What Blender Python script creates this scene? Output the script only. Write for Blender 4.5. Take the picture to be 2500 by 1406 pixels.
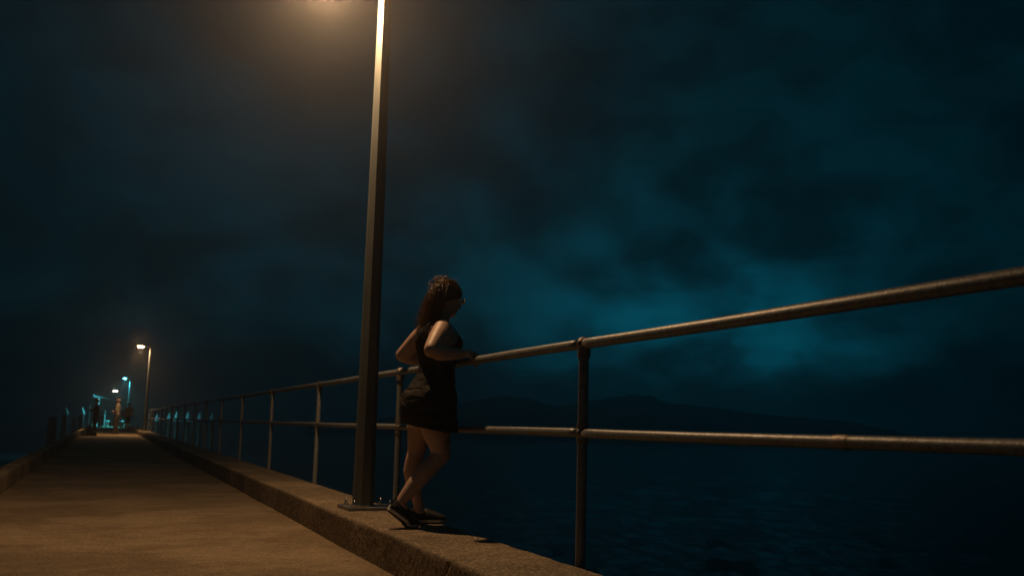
import bpy, bmesh, math, random
import numpy as np
from mathutils import Vector, Matrix, noise
from mathutils.bvhtree import BVHTree

for o in list(bpy.data.objects):
    bpy.data.objects.remove(o)
S = bpy.context.scene
COL = S.collection
R = math.radians
random.seed(7)
rng = np.random.default_rng(7)

# ------------------------------------------------------------------ camera
CAM_H = 0.813
YAW, PITCH, ROLL = 0.3857, 0.1402, 0.0242
cam = bpy.data.cameras.new('camera')
camo = bpy.data.objects.new('camera', cam)
COL.objects.link(camo)
S.camera = camo
cam.sensor_width = 36.0
cam.lens = 2400 / 2500 * 36.0
cam.clip_start, cam.clip_end = 0.05, 20000
cam.dof.use_dof = True
cam.dof.focus_distance = 5.8
cam.dof.aperture_fstop = 4.0
rx = Vector((math.cos(YAW), -math.sin(YAW), 0))
fw = Vector((math.sin(YAW) * math.cos(PITCH), math.cos(YAW) * math.cos(PITCH), math.sin(PITCH)))
up = rx.cross(fw)
cr, sr = math.cos(ROLL), math.sin(ROLL)
cx_, cy_ = rx * cr + up * sr, up * cr - rx * sr
m = Matrix(((cx_.x, cy_.x, -fw.x), (cx_.y, cy_.y, -fw.y), (cx_.z, cy_.z, -fw.z)))
camo.matrix_world = Matrix.Translation((0, 0, CAM_H)) @ m.to_4x4()

# ------------------------------------------------------------------ view
S.view_settings.view_transform = 'Standard'
S.view_settings.look = 'None'
S.view_settings.exposure = 0.0
S.view_settings.gamma = 1.0
S.view_settings.use_curve_mapping = False
S.render.engine = 'CYCLES'
S.cycles.use_denoising = True
S.cycles.volume_bounces = 1
S.cycles.max_bounces = 6
S.cycles.sample_clamp_indirect = 3.0

# ------------------------------------------------------------------ night sky (world)
W = bpy.data.worlds.new('World')
S.world = W
W.use_nodes = True
nt = W.node_tree
nt.nodes.clear()


def N(tree, t, **kw):
    n = tree.nodes.new(t)
    for k, v in kw.items():
        setattr(n, k, v)
    return n


def mathn(tree, op, a, b=None, c=None, clamp=False):
    n = tree.nodes.new('ShaderNodeMath')
    n.operation = op
    n.use_clamp = clamp
    for i, v in enumerate((a, b, c)):
        if v is None:
            continue
        if isinstance(v, (int, float)):
            n.inputs[i].default_value = v
        else:
            tree.links.new(v, n.inputs[i])
    return n.outputs[0]


def sstep(tree, v, a, b, lo=0.0, hi=1.0):
    n = tree.nodes.new('ShaderNodeMapRange')
    n.interpolation_type = 'SMOOTHSTEP'
    tree.links.new(v, n.inputs['Value'])
    n.inputs['From Min'].default_value = a
    n.inputs['From Max'].default_value = b
    n.inputs['To Min'].default_value = lo
    n.inputs['To Max'].default_value = hi
    return n.outputs['Result']


SKY_GAIN = 1.0
tc = N(nt, 'ShaderNodeTexCoord')
mp = N(nt, 'ShaderNodeMapping')
mp.inputs['Scale'].default_value = (1, 1, 1.7)
nt.links.new(tc.outputs['Generated'], mp.inputs['Vector'])
n1 = N(nt, 'ShaderNodeTexNoise')
n1.inputs['Scale'].default_value = 3.1
n1.inputs['Detail'].default_value = 6
n1.inputs['Roughness'].default_value = 0.52
n1.inputs['Distortion'].default_value = 0.1
nt.links.new(mp.outputs[0], n1.inputs['Vector'])
n2 = N(nt, 'ShaderNodeTexNoise')
n2.inputs['Scale'].default_value = 12.0
n2.inputs['Detail'].default_value = 8
n2.inputs['Roughness'].default_value = 0.55
n2.inputs['Distortion'].default_value = 0.15
nt.links.new(mp.outputs[0], n2.inputs['Vector'])
cl = mathn(nt, 'ADD', mathn(nt, 'MULTIPLY', n1.outputs['Fac'], 0.52), mathn(nt, 'MULTIPLY', n2.outputs['Fac'], 0.48))
clouds = sstep(nt, cl, 0.39, 0.64)


def lobe(d, zs, r0):
    a = N(nt, 'ShaderNodeVectorMath', operation='SUBTRACT')
    nt.links.new(tc.outputs['Generated'], a.inputs[0])
    a.inputs[1].default_value = d
    b = N(nt, 'ShaderNodeVectorMath', operation='MULTIPLY')
    nt.links.new(a.outputs[0], b.inputs[0])
    b.inputs[1].default_value = (1, 1, zs)
    c = N(nt, 'ShaderNodeVectorMath', operation='LENGTH')
    nt.links.new(b.outputs[0], c.inputs[0])
    return sstep(nt, c.outputs['Value'], r0, 0.0)


# the gap in the cloud cover where the last twilight comes through, low over the hills
l1 = lobe((0.560, 0.823, 0.092), 2.4, 0.26)
l2 = lobe((0.51, 0.845, 0.135), 1.9, 0.36)
l3 = lobe((0.40, 0.90, 0.10), 1.3, 0.75)
amt = mathn(nt, 'ADD', mathn(nt, 'MULTIPLY', clouds, 0.06), 0.075)
amt = mathn(nt, 'ADD', amt, mathn(nt, 'MULTIPLY', mathn(nt, 'MULTIPLY', l3, 0.12), mathn(nt, 'ADD', clouds, 0.30)))
amt = mathn(nt, 'ADD', amt, mathn(nt, 'MULTIPLY', mathn(nt, 'MULTIPLY', l2, 0.25), mathn(nt, 'ADD', clouds, 0.10)))
amt = mathn(nt, 'ADD', amt, mathn(nt, 'MULTIPLY', mathn(nt, 'MULTIPLY', l1, 0.80), mathn(nt, 'ADD', clouds, 0.22)))
# bank of denser cloud lying along the horizon, with a ragged upper edge
sx = N(nt, 'ShaderNodeSeparateXYZ')
nt.links.new(tc.outputs['Generated'], sx.inputs[0])
zr = mathn(nt, 'ADD', sx.outputs['Z'], mathn(nt, 'MULTIPLY', mathn(nt, 'SUBTRACT', n2.outputs['Fac'], 0.5), 0.11))
bank = sstep(nt, zr, 0.03, 0.10, 0.26, 1.0)
amt = mathn(nt, 'MULTIPLY', amt, bank)
vm = N(nt, 'ShaderNodeVectorMath', operation='SCALE')
vm.inputs[0].default_value = (0.0004, 0.068, 0.106)
nt.links.new(amt, vm.inputs['Scale'])
bg = N(nt, 'ShaderNodeBackground')
nt.links.new(vm.outputs[0], bg.inputs['Color'])
bg.inputs['Strength'].default_value = SKY_GAIN
sky = N(nt, 'ShaderNodeTexSky', sky_type='NISHITA')
sky.sun_disc = False
sky.sun_elevation = R(-9)
sky.sun_rotation = R(33)
bg2 = N(nt, 'ShaderNodeBackground')
nt.links.new(sky.outputs[0], bg2.inputs['Color'])
bg2.inputs['Strength'].default_value = 0.01
ad = N(nt, 'ShaderNodeAddShader')
nt.links.new(bg.outputs[0], ad.inputs[0])
nt.links.new(bg2.outputs[0], ad.inputs[1])
wo = N(nt, 'ShaderNodeOutputWorld')
nt.links.new(ad.outputs[0], wo.inputs['Surface'])

LAMP_W = 285.0
LAMP_COL = (1.0, 0.58, 0.275)
HAZE = 0.0033

# ------------------------------------------------------------------ materials


def mat(name, col, rough=0.6, metal=0.0, var=0.0, vscale=14.0, col2=None, bump=0.0, bscale=60.0, spec=0.5,
        stretch=(1, 1, 1), emit=None, estr=0.0, detail=5):
    M = bpy.data.materials.new(name)
    M.use_nodes = True
    t = M.node_tree
    b = t.nodes['Principled BSDF']
    b.inputs['Roughness'].default_value = rough
    b.inputs['Metallic'].default_value = metal
    b.inputs['Specular IOR Level'].default_value = spec
    b.inputs['Base Color'].default_value = (*col, 1)
    if emit:
        b.inputs['Emission Color'].default_value = (*emit, 1)
        b.inputs['Emission Strength'].default_value = estr
    if var or col2 or bump:
        g = t.nodes.new('ShaderNodeTexCoord')
        mp = t.nodes.new('ShaderNodeMapping')
        mp.inputs['Scale'].default_value = stretch
        t.links.new(g.outputs['Object'], mp.inputs['Vector'])
    if var or col2:
        n = t.nodes.new('ShaderNodeTexNoise')
        n.inputs['Scale'].default_value = vscale
        n.inputs['Detail'].default_value = detail
        n.inputs['Roughness'].default_value = 0.6
        t.links.new(mp.outputs[0], n.inputs['Vector'])
        r = t.nodes.new('ShaderNodeValToRGB')
        c2 = col2 or tuple(c * (1 - var) for c in col)
        r.color_ramp.elements[0].position = 0.34
        r.color_ramp.elements[1].position = 0.66
        r.color_ramp.elements[0].color = (*c2, 1)
        r.color_ramp.elements[1].color = (*col, 1)
        t.links.new(n.outputs['Fac'], r.inputs['Fac'])
        t.links.new(r.outputs[0], b.inputs['Base Color'])
    if bump:
        n = t.nodes.new('ShaderNodeTexNoise')
        n.inputs['Scale'].default_value = bscale
        n.inputs['Detail'].default_value = 6
        t.links.new(mp.outputs[0], n.inputs['Vector'])
        bp = t.nodes.new('ShaderNodeBump')
        bp.inputs['Strength'].default_value = 1.0
        bp.inputs['Distance'].default_value = bump
        t.links.new(n.outputs['Fac'], bp.inputs['Height'])
        t.links.new(bp.outputs[0], b.inputs['Normal'])
    return M


def concrete(name, base, dark, grain, pit, streak):
    M = bpy.data.materials.new(name)
    M.use_nodes = True
    t = M.node_tree
    b = t.nodes['Principled BSDF']
    b.inputs['Roughness'].default_value = 0.92
    b.inputs['Specular IOR Level'].default_value = 0.25
    g = t.nodes.new('ShaderNodeTexCoord')

    def noi(scale, det, ro=0.6, st=(1, 1, 1)):
        mp = t.nodes.new('ShaderNodeMapping')
        mp.inputs['Scale'].default_value = st
        t.links.new(g.outputs['Object'], mp.inputs['Vector'])
        n = t.nodes.new('ShaderNodeTexNoise')
        n.inputs['Scale'].default_value = scale
        n.inputs['Detail'].default_value = det
        n.inputs['Roughness'].default_value = ro
        t.links.new(mp.outputs[0], n.inputs['Vector'])
        return n.outputs['Fac']
    big = noi(0.9, 6, 0.62)
    mid = noi(5.5, 6, 0.65, streak)
    fine = noi(85, 3, 0.75)
    v = t.nodes.new('ShaderNodeTexVoronoi')
    v.inputs['Scale'].default_value = 105
    t.links.new(g.outputs['Object'], v.inputs['Vector'])
    f = mathn(t, 'ADD', mathn(t, 'MULTIPLY', sstep(t, big, .40, .62), 0.46), mathn(t, 'MULTIPLY', sstep(t, mid, .34, .68), 0.24))
    f = mathn(t, 'ADD', f, mathn(t, 'MULTIPLY', sstep(t, fine, .3, .7), 0.42))
    r = t.nodes.new('ShaderNodeValToRGB')
    r.color_ramp.elements[0].position = 0.12
    r.color_ramp.elements[0].color = (*dark, 1)
    r.color_ramp.elements[1].position = 0.95
    r.color_ramp.elements[1].color = (*base, 1)
    t.links.new(f, r.inputs['Fac'])
    # exposed aggregate: single stones lighter or darker than the paste
    vc = t.nodes.new('ShaderNodeSeparateColor')
    t.links.new(v.outputs['Color'], vc.inputs[0])
    ag = mathn(t, 'MULTIPLY_ADD', sstep(t, vc.outputs[0], .55, 1.0), grain, 1.0 - grain * 0.35)
    # small dark pits
    v2 = t.nodes.new('ShaderNodeTexVoronoi')
    v2.inputs['Scale'].default_value = 17
    t.links.new(g.outputs['Object'], v2.inputs['Vector'])
    pm = mathn(t, 'MULTIPLY', sstep(t, v2.outputs['Distance'], 0.17, 0.07), sstep(t, noi(2.1, 3), .48, .60))
    ag = mathn(t, 'MULTIPLY', ag, mathn(t, 'SUBTRACT', 1.0, mathn(t, 'MULTIPLY', pm, pit)))
    vm = t.nodes.new('ShaderNodeVectorMath')
    vm.operation = 'SCALE'
    t.links.new(r.outputs[0], vm.inputs[0])
    t.links.new(ag, vm.inputs['Scale'])
    t.links.new(vm.outputs[0], b.inputs['Base Color'])
    hgt = mathn(t, 'ADD', mathn(t, 'MULTIPLY', fine, 0.5), mathn(t, 'MULTIPLY', v.outputs['Distance'], -0.35))
    hgt = mathn(t, 'ADD', hgt, mathn(t, 'MULTIPLY', noi(22, 5), 0.9))
    hgt = mathn(t, 'SUBTRACT', hgt, mathn(t, 'MULTIPLY', pm, 1.2))
    bp = t.nodes.new('ShaderNodeBump')
    bp.inputs['Distance'].default_value = 0.006
    bp.inputs['Strength'].default_value = 1.0
    t.links.new(hgt, bp.inputs['Height'])
    t.links.new(bp.outputs[0], b.inputs['Normal'])
    return M


M_DECK = concrete('deck_concrete', (0.39, 0.305, 0.20), (0.19, 0.145, 0.092), 0.5, 0.6, (0.9, 1.3, 1))
M_KERB = concrete('kerb_concrete', (0.42, 0.335, 0.225), (0.18, 0.143, 0.10), 0.9, 0.75, (1, 1, 1))
M_GALV = mat('galvanised_steel', (0.30, 0.33, 0.335), 0.46, 0.35, col2=(0.17, 0.18, 0.18), vscale=48, bump=0.0012, bscale=90)
M_RUST = mat('weathered_fitting', (0.40, 0.37, 0.34), 0.5, 0.6, col2=(0.16, 0.12, 0.09), vscale=45, bump=0.0015, bscale=130)
M_POLE = mat('lamp_pole_steel', (0.135, 0.155, 0.155), 0.5, 0.2, col2=(0.09, 0.105, 0.105), vscale=7, stretch=(1, 1, .25), bump=0.0006, bscale=160)
M_PLATE = mat('plate_steel', (0.30, 0.31, 0.31), 0.38, 0.7, col2=(0.17, 0.16, 0.15), vscale=18, bump=0.0008)
M_BOLT = mat('stainless', (0.8, 0.8, 0.8), 0.2, 1.0, var=0.3, vscale=90)
M_HEAD = mat('lamp_housing', (0.25, 0.26, 0.27), 0.45, 0.3, var=0.2, vscale=12)
M_SKIN = mat('skin', (0.60, 0.42, 0.325), 0.5, 0, col2=(0.52, 0.345, 0.255), vscale=26, bump=0.0006, bscale=220, spec=0.45)
M_BLACK = mat('black_cloth', (0.014, 0.014, 0.015), 0.8, 0, col2=(0.007, 0.007, 0.008), vscale=14, bump=0.004, bscale=22, spec=0.25)
M_SHORTS = mat('black_shorts_cloth', (0.026, 0.024, 0.021), 0.78, 0, col2=(0.012, 0.011, 0.010), vscale=10, bump=0.006, bscale=17, spec=0.25, stretch=(1, 1, 1.6))
M_HAIR = mat('dark_brown_hair', (0.34, 0.215, 0.11), 0.36, 0, col2=(0.085, 0.052, 0.027), vscale=60, spec=0.6)
hn = M_HAIR.node_tree
tb = hn.nodes.new('ShaderNodeBsdfTranslucent')
tb.inputs['Color'].default_value = (0.40, 0.27, 0.14, 1)
mx = hn.nodes.new('ShaderNodeMixShader')
mx.inputs[0].default_value = 0.34
hn.links.new(hn.nodes['Principled BSDF'].outputs[0], mx.inputs[1])
hn.links.new(tb.outputs[0], mx.inputs[2])
hn.links.new(mx.outputs[0], hn.nodes['Material Output'].inputs['Surface'])
M_SHOE = mat('shoe_mesh', (0.016, 0.016, 0.018), 0.7, 0, var=0.5, vscale=120, bump=0.001, bscale=400)
M_SOLE = mat('shoe_sole', (0.80, 0.80, 0.80), 0.6, 0, col2=(0.6, 0.6, 0.6), vscale=30, bump=0.001)
M_GRIP = mat('shoe_grip', (0.02, 0.02, 0.022), 0.8, 0, var=0.4, vscale=50)
M_INK = mat('tattoo_ink', (0.03, 0.035, 0.04), 0.55, 0, var=0.3, vscale=50)
M_GLASSF = mat('glasses_frame', (0.02, 0.02, 0.02), 0.2, 0.3, var=0.2, vscale=50)
M_PILE = mat('dark_timber_pile', (0.026, 0.023, 0.02), 0.9, 0, col2=(0.012, 0.011, 0.010), vscale=6, stretch=(3, 3, .4), bump=0.01, bscale=12)
M_CAP = mat('white_pile_cap', (0.75, 0.77, 0.76), 0.5, 0, var=0.2, vscale=5)
M_TEAL = mat('painted_steel', (0.55, 0.58, 0.57), 0.5, 0.2, var=0.3, vscale=8)
M_DARKP = mat('dark_panel', (0.03, 0.032, 0.034), 0.7, 0, var=0.3, vscale=4)
M_GREYP = mat('grey_panel', (0.22, 0.22, 0.20), 0.7, 0, var=0.25, vscale=4)
M_HILL = mat('wooded_hill', (0.035, 0.05, 0.03), 0.95, 0, col2=(0.018, 0.028, 0.018), vscale=0.15, bump=0.8, bscale=0.5, spec=0.1)


def clear_lens(name):
    M = bpy.data.materials.new(name)
    M.use_nodes = True
    b = M.node_tree.nodes['Principled BSDF']
    b.inputs['Roughness'].default_value = 0.05
    b.inputs['Transmission Weight'].default_value = 1.0
    b.inputs['IOR'].default_value = 1.45
    return M


M_LENS = clear_lens('spectacle_lens')

# ------------------------------------------------------------------ mesh helpers


def mesh_obj(name, verts, faces, material, parent=None, smooth=False, link=True):
    me = bpy.data.meshes.new(name)
    me.from_pydata([tuple(v) for v in verts], [], [tuple(f) for f in faces])
    me.validate()
    if smooth:
        me.polygons.foreach_set('use_smooth', [True] * len(me.polygons))
    if material:
        me.materials.append(material)
    o = bpy.data.objects.new(name, me)
    if link:
        COL.objects.link(o)
    if parent:
        o.parent = parent
    return o


def empty(name, loc=(0, 0, 0), rz=0.0, label=None, cat=None, group=None):
    o = bpy.data.objects.new(name, None)
    COL.objects.link(o)
    o.location = loc
    o.rotation_euler = (0, 0, rz)
    if label:
        o['label'] = label
    if cat:
        o['category'] = cat
    if group:
        o['group'] = group
    return o


def tag(o, label, cat, group=None):
    o['label'] = label
    o['category'] = cat
    if group:
        o['group'] = group
    return o


class MB:
    """collects shapes for one mesh"""

    def __init__(s):
        s.v, s.f = [], []

    def add(s, v, f):
        o = len(s.v)
        s.v += [Vector(p) for p in v]
        s.f += [tuple(i + o for i in q) for q in f]
        return s

    def box(s, c, d, bev=0.0):
        x, y, z = (k / 2 for k in d)
        if bev <= 0:
            v = [(c[0] + a * x, c[1] + b * y, c[2] + e * z) for a in (-1, 1) for b in (-1, 1) for e in (-1, 1)]
            return s.add(v, [(0, 1, 3, 2), (4, 6, 7, 5), (0, 4, 5, 1), (2, 3, 7, 6), (0, 2, 6, 4), (1, 5, 7, 3)])
        bm = bmesh.new()
        bmesh.ops.create_cube(bm, size=1)
        for q in bm.verts:
            q.co = Vector((c[0] + q.co.x * d[0], c[1] + q.co.y * d[1], c[2] + q.co.z * d[2]))
        bmesh.ops.bevel(bm, geom=bm.edges[:], offset=bev, segments=2, affect='EDGES')
        bm.verts.index_update()
        s.add([q.co.copy() for q in bm.verts], [[q.index for q in f.verts] for f in bm.faces])
        bm.free()
        return s

    def loft(s, rings, cap0=True, cap1=True):
        n = len(rings[0])
        v = [p for r in rings for p in r]
        f = []
        for i in range(len(rings) - 1):
            for j in range(n):
                k = (j + 1) % n
                f.append((i * n + j, i * n + k, (i + 1) * n + k, (i + 1) * n + j))
        if cap0:
            f.append(tuple(range(n - 1, -1, -1)))
        if cap1:
            f.append(tuple(range((len(rings) - 1) * n, len(rings) * n)))
        return s.add(v, f)

    def tube(s, pts, rad, n=12, cap=True, rounded=False, phase=0.0):
        pts = [Vector(p) for p in pts]
        if not hasattr(rad, '__len__'):
            rad = [rad] * len(pts)
        rad = list(rad)
        if rounded:
            a = (pts[0] - pts[1]).normalized()
            b = (pts[-1] - pts[-2]).normalized()
            p0 = [pts[0] + a * rad[0] * k for k in (0.98, 0.8, 0.45)]
            r0 = [rad[0] * k for k in (0.2, 0.6, 0.89)]
            p1 = [pts[-1] + b * rad[-1] * k for k in (0.45, 0.8, 0.98)]
            r1 = [rad[-1] * k for k in (0.89, 0.6, 0.2)]
            pts = p0 + pts + p1
            rad = r0 + rad + r1
        rings = []
        ref = None
        for i, p in enumerate(pts):
            t = (pts[min(i + 1, len(pts) - 1)] - pts[max(i - 1, 0)]).normalized()
            if ref is None:
                ref = t.orthogonal().normalized()
                if abs(t.z) > .9:
                    ref = Vector((1, 0, 0))
            u = (ref - t * ref.dot(t)).normalized()
            ref = u
            w = t.cross(u)
            rings.append([p + (u * math.cos(phase + 2 * math.pi * j / n) + w * math.sin(phase + 2 * math.pi * j / n)) * rad[i] for j in range(n)])
        return s.loft(rings, cap, cap)

    def ball(s, c, r, n=14, rot=None):
        if not hasattr(r, '__len__'):
            r = (r, r, r)
        rings = []
        k = max(6, n // 2 + 1)
        for i in range(1, k):
            a = math.pi * i / k
            ring = []
            for j in range(n):
                b = 2 * math.pi * j / n
                p = Vector((math.sin(a) * math.cos(b) * r[0], math.sin(a) * math.sin(b) * r[1], -math.cos(a) * r[2]))
                if rot:
                    p = rot @ p
                ring.append(p + Vector(c))
            rings.append(ring)
        return s.loft(rings)

    def build(s, name, material, parent=None, smooth=False):
        return mesh_obj(name, s.v, s.f, material, parent, smooth)


def auto_smooth(o, ang=35):
    me = o.data
    bm = bmesh.new()
    bm.from_mesh(me)
    for f in bm.faces:
        f.smooth = True
    for e in bm.edges:
        if len(e.link_faces) == 2 and e.calc_face_angle(0) > R(ang):
            e.smooth = False
    bm.to_mesh(me)
    bm.free()
    return o


def evaluated(o, mods):
    for t, kw in mods:
        md = o.modifiers.new(t, t)
        for k, v in kw.items():
            setattr(md, k, v)
    dg = bpy.context.evaluated_depsgraph_get()
    me = bpy.data.meshes.new_from_object(o.evaluated_get(dg))
    o.modifiers.clear()
    old = o.data
    mats = list(old.materials)
    o.data = me
    if not me.materials:
        for mm in mats:
            me.materials.append(mm)
    bpy.data.meshes.remove(old)
    me.polygons.foreach_set('use_smooth', [True] * len(me.polygons))
    return o


# ================================================================== SETTING
K = 0.204           # kerb height
XI, XO = 1.512, 1.998
XLI, XLO = -0.94, -1.105
XR = 2.040          # railing line
SEA = -2.6

# ---- sea : a polar sheet with real waves, finer near the pier


def wave_h(x, y, r):
    h = np.zeros_like(x)
    g = np.random.default_rng(3)
    for k in range(46):
        lam = 0.55 * (1.105 ** k)
        a = 0.0125 * lam ** 0.55
        if lam > 1.4:
            a *= (1.4 / lam) ** 1.15
        th = R(205) + g.normal(0, 0.62)
        ph = g.uniform(0, 6.28)
        kx, ky = math.cos(th) * 2 * math.pi / lam, math.sin(th) * 2 * math.pi / lam
        fade = np.clip((lam * 60 - r) / (lam * 30), 0, 1)
        s = np.sin(kx * x + ky * y + ph)
        h += a * fade * (s - 0.3 * np.cos(2 * (kx * x + ky * y + ph)))
    return h


na, nr = 420, 330
az = np.linspace(R(-75), R(105), na)
rr = 1.2 * (6000 / 1.2) ** (np.linspace(0, 1, nr) ** 0.86)
A, RR = np.meshgrid(az, rr)
X, Y = RR * np.sin(A), RR * np.cos(A)
Z = SEA + wave_h(X, Y, RR)
sv = np.stack([X, Y, Z], -1).reshape(-1, 3)
idx = np.arange(na * nr).reshape(nr, na)
sf = np.stack([idx[:-1, :-1], idx[:-1, 1:], idx[1:, 1:], idx[1:, :-1]], -1).reshape(-1, 4)[:, ::-1]
me = bpy.data.meshes.new('sea')
me.from_pydata(sv.tolist(), [], sf.tolist())
me.polygons.foreach_set('use_smooth', [True] * len(me.polygons))
sea = bpy.data.objects.new('sea', me)
COL.objects.link(sea)
sea['kind'] = 'structure'
MW = bpy.data.materials.new('sea_water')
MW.use_nodes = True
t = MW.node_tree
b = t.nodes['Principled BSDF']
b.inputs['Base Color'].default_value = (0.002, 0.055, 0.068, 1)
b.inputs['Roughness'].default_value = 0.14
b.inputs['IOR'].default_value = 1.33
g = t.nodes.new('ShaderNodeTexCoord')
mpn = t.nodes.new('ShaderNodeMapping')
mpn.inputs['Scale'].default_value = (1, 1.6, 1)
mpn.inputs['Rotation'].default_value = (0, 0, R(25))
t.links.new(g.outputs['Object'], mpn.inputs['Vector'])
wn = t.nodes.new('ShaderNodeTexNoise')
wn.inputs['Scale'].default_value = 3.2
wn.inputs['Detail'].default_value = 7
wn.inputs['Roughness'].default_value = 0.62
wn.inputs['Distortion'].default_value = 0.4
t.links.new(mpn.outputs[0], wn.inputs['Vector'])
bp = t.nodes.new('ShaderNodeBump')
bp.inputs['Distance'].default_value = 0.15
bp.inputs['Strength'].default_value = 0.9
t.links.new(wn.outputs['Fac'], bp.inputs['Height'])
t.links.new(bp.outputs[0], b.inputs['Normal'])
me.materials.append(MW)
# the open sea behind the photographer's back, same water, flat sheet
bk = MB()
bk.add([(-6000, -6000, SEA - .25), (6000, -6000, SEA - .25), (6000, 6000, SEA - .25), (-6000, 6000, SEA - .25)], [(0, 1, 2, 3)])
sb = bk.build('sea_bed', mat('sea_bed_silt', (0.01, 0.02, 0.025), 0.6, 0, var=.3, vscale=.2))
sb['kind'] = 'structure'

# ---- hills across the bay: a real ridge with depth
RID = [(10.5, -.3), (12.5, .05), (14.75, .30), (16.5, .62), (18.95, 1.25), (20.12, 1.50), (21.0, 1.66), (21.65, 1.84), (22.3, 1.72), (23.2, 1.71),
       (24.0, 1.45), (24.87, 1.22), (25.6, 1.38), (26.28, 1.50), (27.3, 1.62), (28.16, 1.84), (28.7, 1.86), (29.1, 2.02), (30.27, 1.93), (30.9, 1.62),
       (31.43, 1.52), (32.81, 1.34), (35.08, 1.16), (36.5, 1.02), (38.41, .87), (41.62, .60), (43.68, .22), (46.5, -.3)]
HD = 330.0
ra = np.array([q[0] for q in RID])
re_ = np.array([q[1] for q in RID])
naz, nd = 300, 40
hv, hf = [], []
for i in range(naz):
    a = 10.6 + (46.4 - 10.6) * i / (naz - 1)
    e = np.interp(a, ra, re_)
    for j in range(nd):
        q = j / (nd - 1)                       # 0 front shore .. 1 back
        d = HD * (0.86 + 0.34 * q)
        prof = math.sin(min(q / 0.42, 1.0) * math.pi / 2) ** 1.15 if q < 0.42 else math.cos((q - 0.42) / 0.58 * math.pi / 2)
        top = HD * (0.86 + 0.34 * .42) * math.tan(R(max(e, 0.0))) + CAM_H - SEA
        x, y = d * math.sin(R(a)), d * math.cos(R(a))
        nz = noise.fractal(Vector((x * .045, y * .045, 3)), 0.9, 2.1, 5)
        z = SEA - 1.2 + (top + 1.2 + 1.1 * nz * min(1, top / 6)) * prof
        hv.append((x, y, z))
for i in range(naz - 1):
    for j in range(nd - 1):
        a0 = i * nd + j
        hf.append((a0, a0 + 1, a0 + nd + 1, a0 + nd))
hills = mesh_obj('hills', hv, hf, M_HILL, smooth=True)
hills['kind'] = 'structure'

# ---- pier deck and kerbs


def strip_y(ranges):
    ys = []
    for a, bb, st in ranges:
        k = max(1, int(round((bb - a) / st)))
        ys += [a + (bb - a) * i / k for i in range(k)]
    ys.append(ranges[-1][1])
    return ys


Y0, Y1 = -8.0, 140.0
ysd = strip_y([(Y0, 1.5, .5), (1.5, 14, .06), (14, 50, .5), (50, Y1, 3)])
xs = np.linspace(XLI - .03, XI + .03, 34)
dv, df = [], []
for y in ysd:
    for x in xs:
        z = 0.006 * noise.noise(Vector((x * .9, y * .6, 0))) + 0.0025 * noise.noise(Vector((x * 5, y * 4, 7)))
        dv.append((x, y, z))
nx = len(xs)
for i in range(len(ysd) - 1):
    for j in range(nx - 1):
        a0 = i * nx + j
        df.append((a0, a0 + 1, a0 + nx + 1, a0 + nx))
# slab sides and underside
nb = len(dv)
dv += [(XLO + .01, Y0, -.12), (XO - .01, Y0, -.12), (XO - .01, Y1, -.12), (XLO + .01, Y1, -.12),
       (XLO + .01, Y0, -.62), (XO - .01, Y0, -.62), (XO - .01, Y1, -.62), (XLO + .01, Y1, -.62)]
df += [tuple(nb + k for k in q) for q in ((0, 1, 5, 4), (1, 2, 6, 5), (2, 3, 7, 6), (3, 0, 4, 7), (4, 5, 6, 7), (3, 2, 1, 0))]
deck = mesh_obj('pier_deck', dv, df, M_DECK, smooth=False)
for p in deck.data.polygons:
    p.use_smooth = p.index < len(df) - 6
deck['kind'] = 'structure'


def kerb(name, xin, xout, fine):
    ys = strip_y([(Y0, 2, .25), (2, 3, .05)] + ([(3, 8.5, .0125)] if fine else [(3, 8.5, .05)]) + [(8.5, 16, .06), (16, 50, .3), (50, Y1, 2)])
    sg = 1 if xout > xin else -1
    wd = abs(xout - xin)
    # cross-section from inner bottom over the top to outer bottom (u across, z)
    sec = [(0, -.08)] + [(0, z) for z in np.linspace(0, K - .016, 14 if fine else 6)]
    sec += [(.004, K - .006), (.012, K)] + [(u, K + .004 * math.sin(math.pi * u / wd)) for u in np.linspace(.03, wd - .03, 26 if fine else 6)]
    sec += [(wd - .012, K), (wd - .003, K - .006), (wd, K - .02), (wd, K - .12), (wd, -.13)]
    v, f = [], []
    ns = len(sec)
    for y in ys:
        big = 0.004 * noise.noise(Vector((3.1, y * .8, 1))) if fine else 0
        crack = y - (4.47 + 0.0)
        for k, (u, z) in enumerate(sec):
            top = z > K - .012
            edge = math.exp(-((z - K) ** 2) / .0006) * (math.exp(-u * u / .0009) + math.exp(-((wd - u) ** 2) / .0009))
            q = Vector((u * 9, y * 9, z * 9))
            dsp = 0.0022 * noise.fractal(q * 2.6, 0.8, 2.0, 4)
            chip = max(0, noise.noise(Vector((y * 6.5, 2.2 + (u > wd / 2) * 9, .3))) - .30) * .014 * edge
            cu, cz = u, z
            if u < wd * .5:
                cu += chip
            else:
                cu -= chip
            if top:
                cz += dsp - chip * .6
            else:
                cu += dsp * (1 if u < wd / 2 else -1) + big
            if fine and 4.2 < y < 4.8 and u < .16:
                line = 4.39 + .02 * noise.noise(Vector((u * 22, z * 22, 5))) + (-.06 * u / .16 if top else 1.0 * (K - z))
                dd = abs(y - line)
                depth = .022 * max(0, 1 - dd / .016) * (1 - u / .16)
                if top:
                    cz -= depth
                else:
                    cu += depth
            v.append((xin + sg * cu, y, cz))
    for i in range(len(ys) - 1):
        for j in range(ns - 1):
            a0 = i * ns + j
            q = (a0, a0 + 1, a0 + ns + 1, a0 + ns)
            f.append(q if sg < 0 else q[::-1])
    f.append(tuple(range(ns)))
    f.append(tuple(range((len(ys) - 1) * ns, len(ys) * ns)))
    o = mesh_obj(name, v, f, M_KERB, smooth=False)
    auto_smooth(o, 55)
    o['kind'] = 'structure'
    return o


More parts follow.
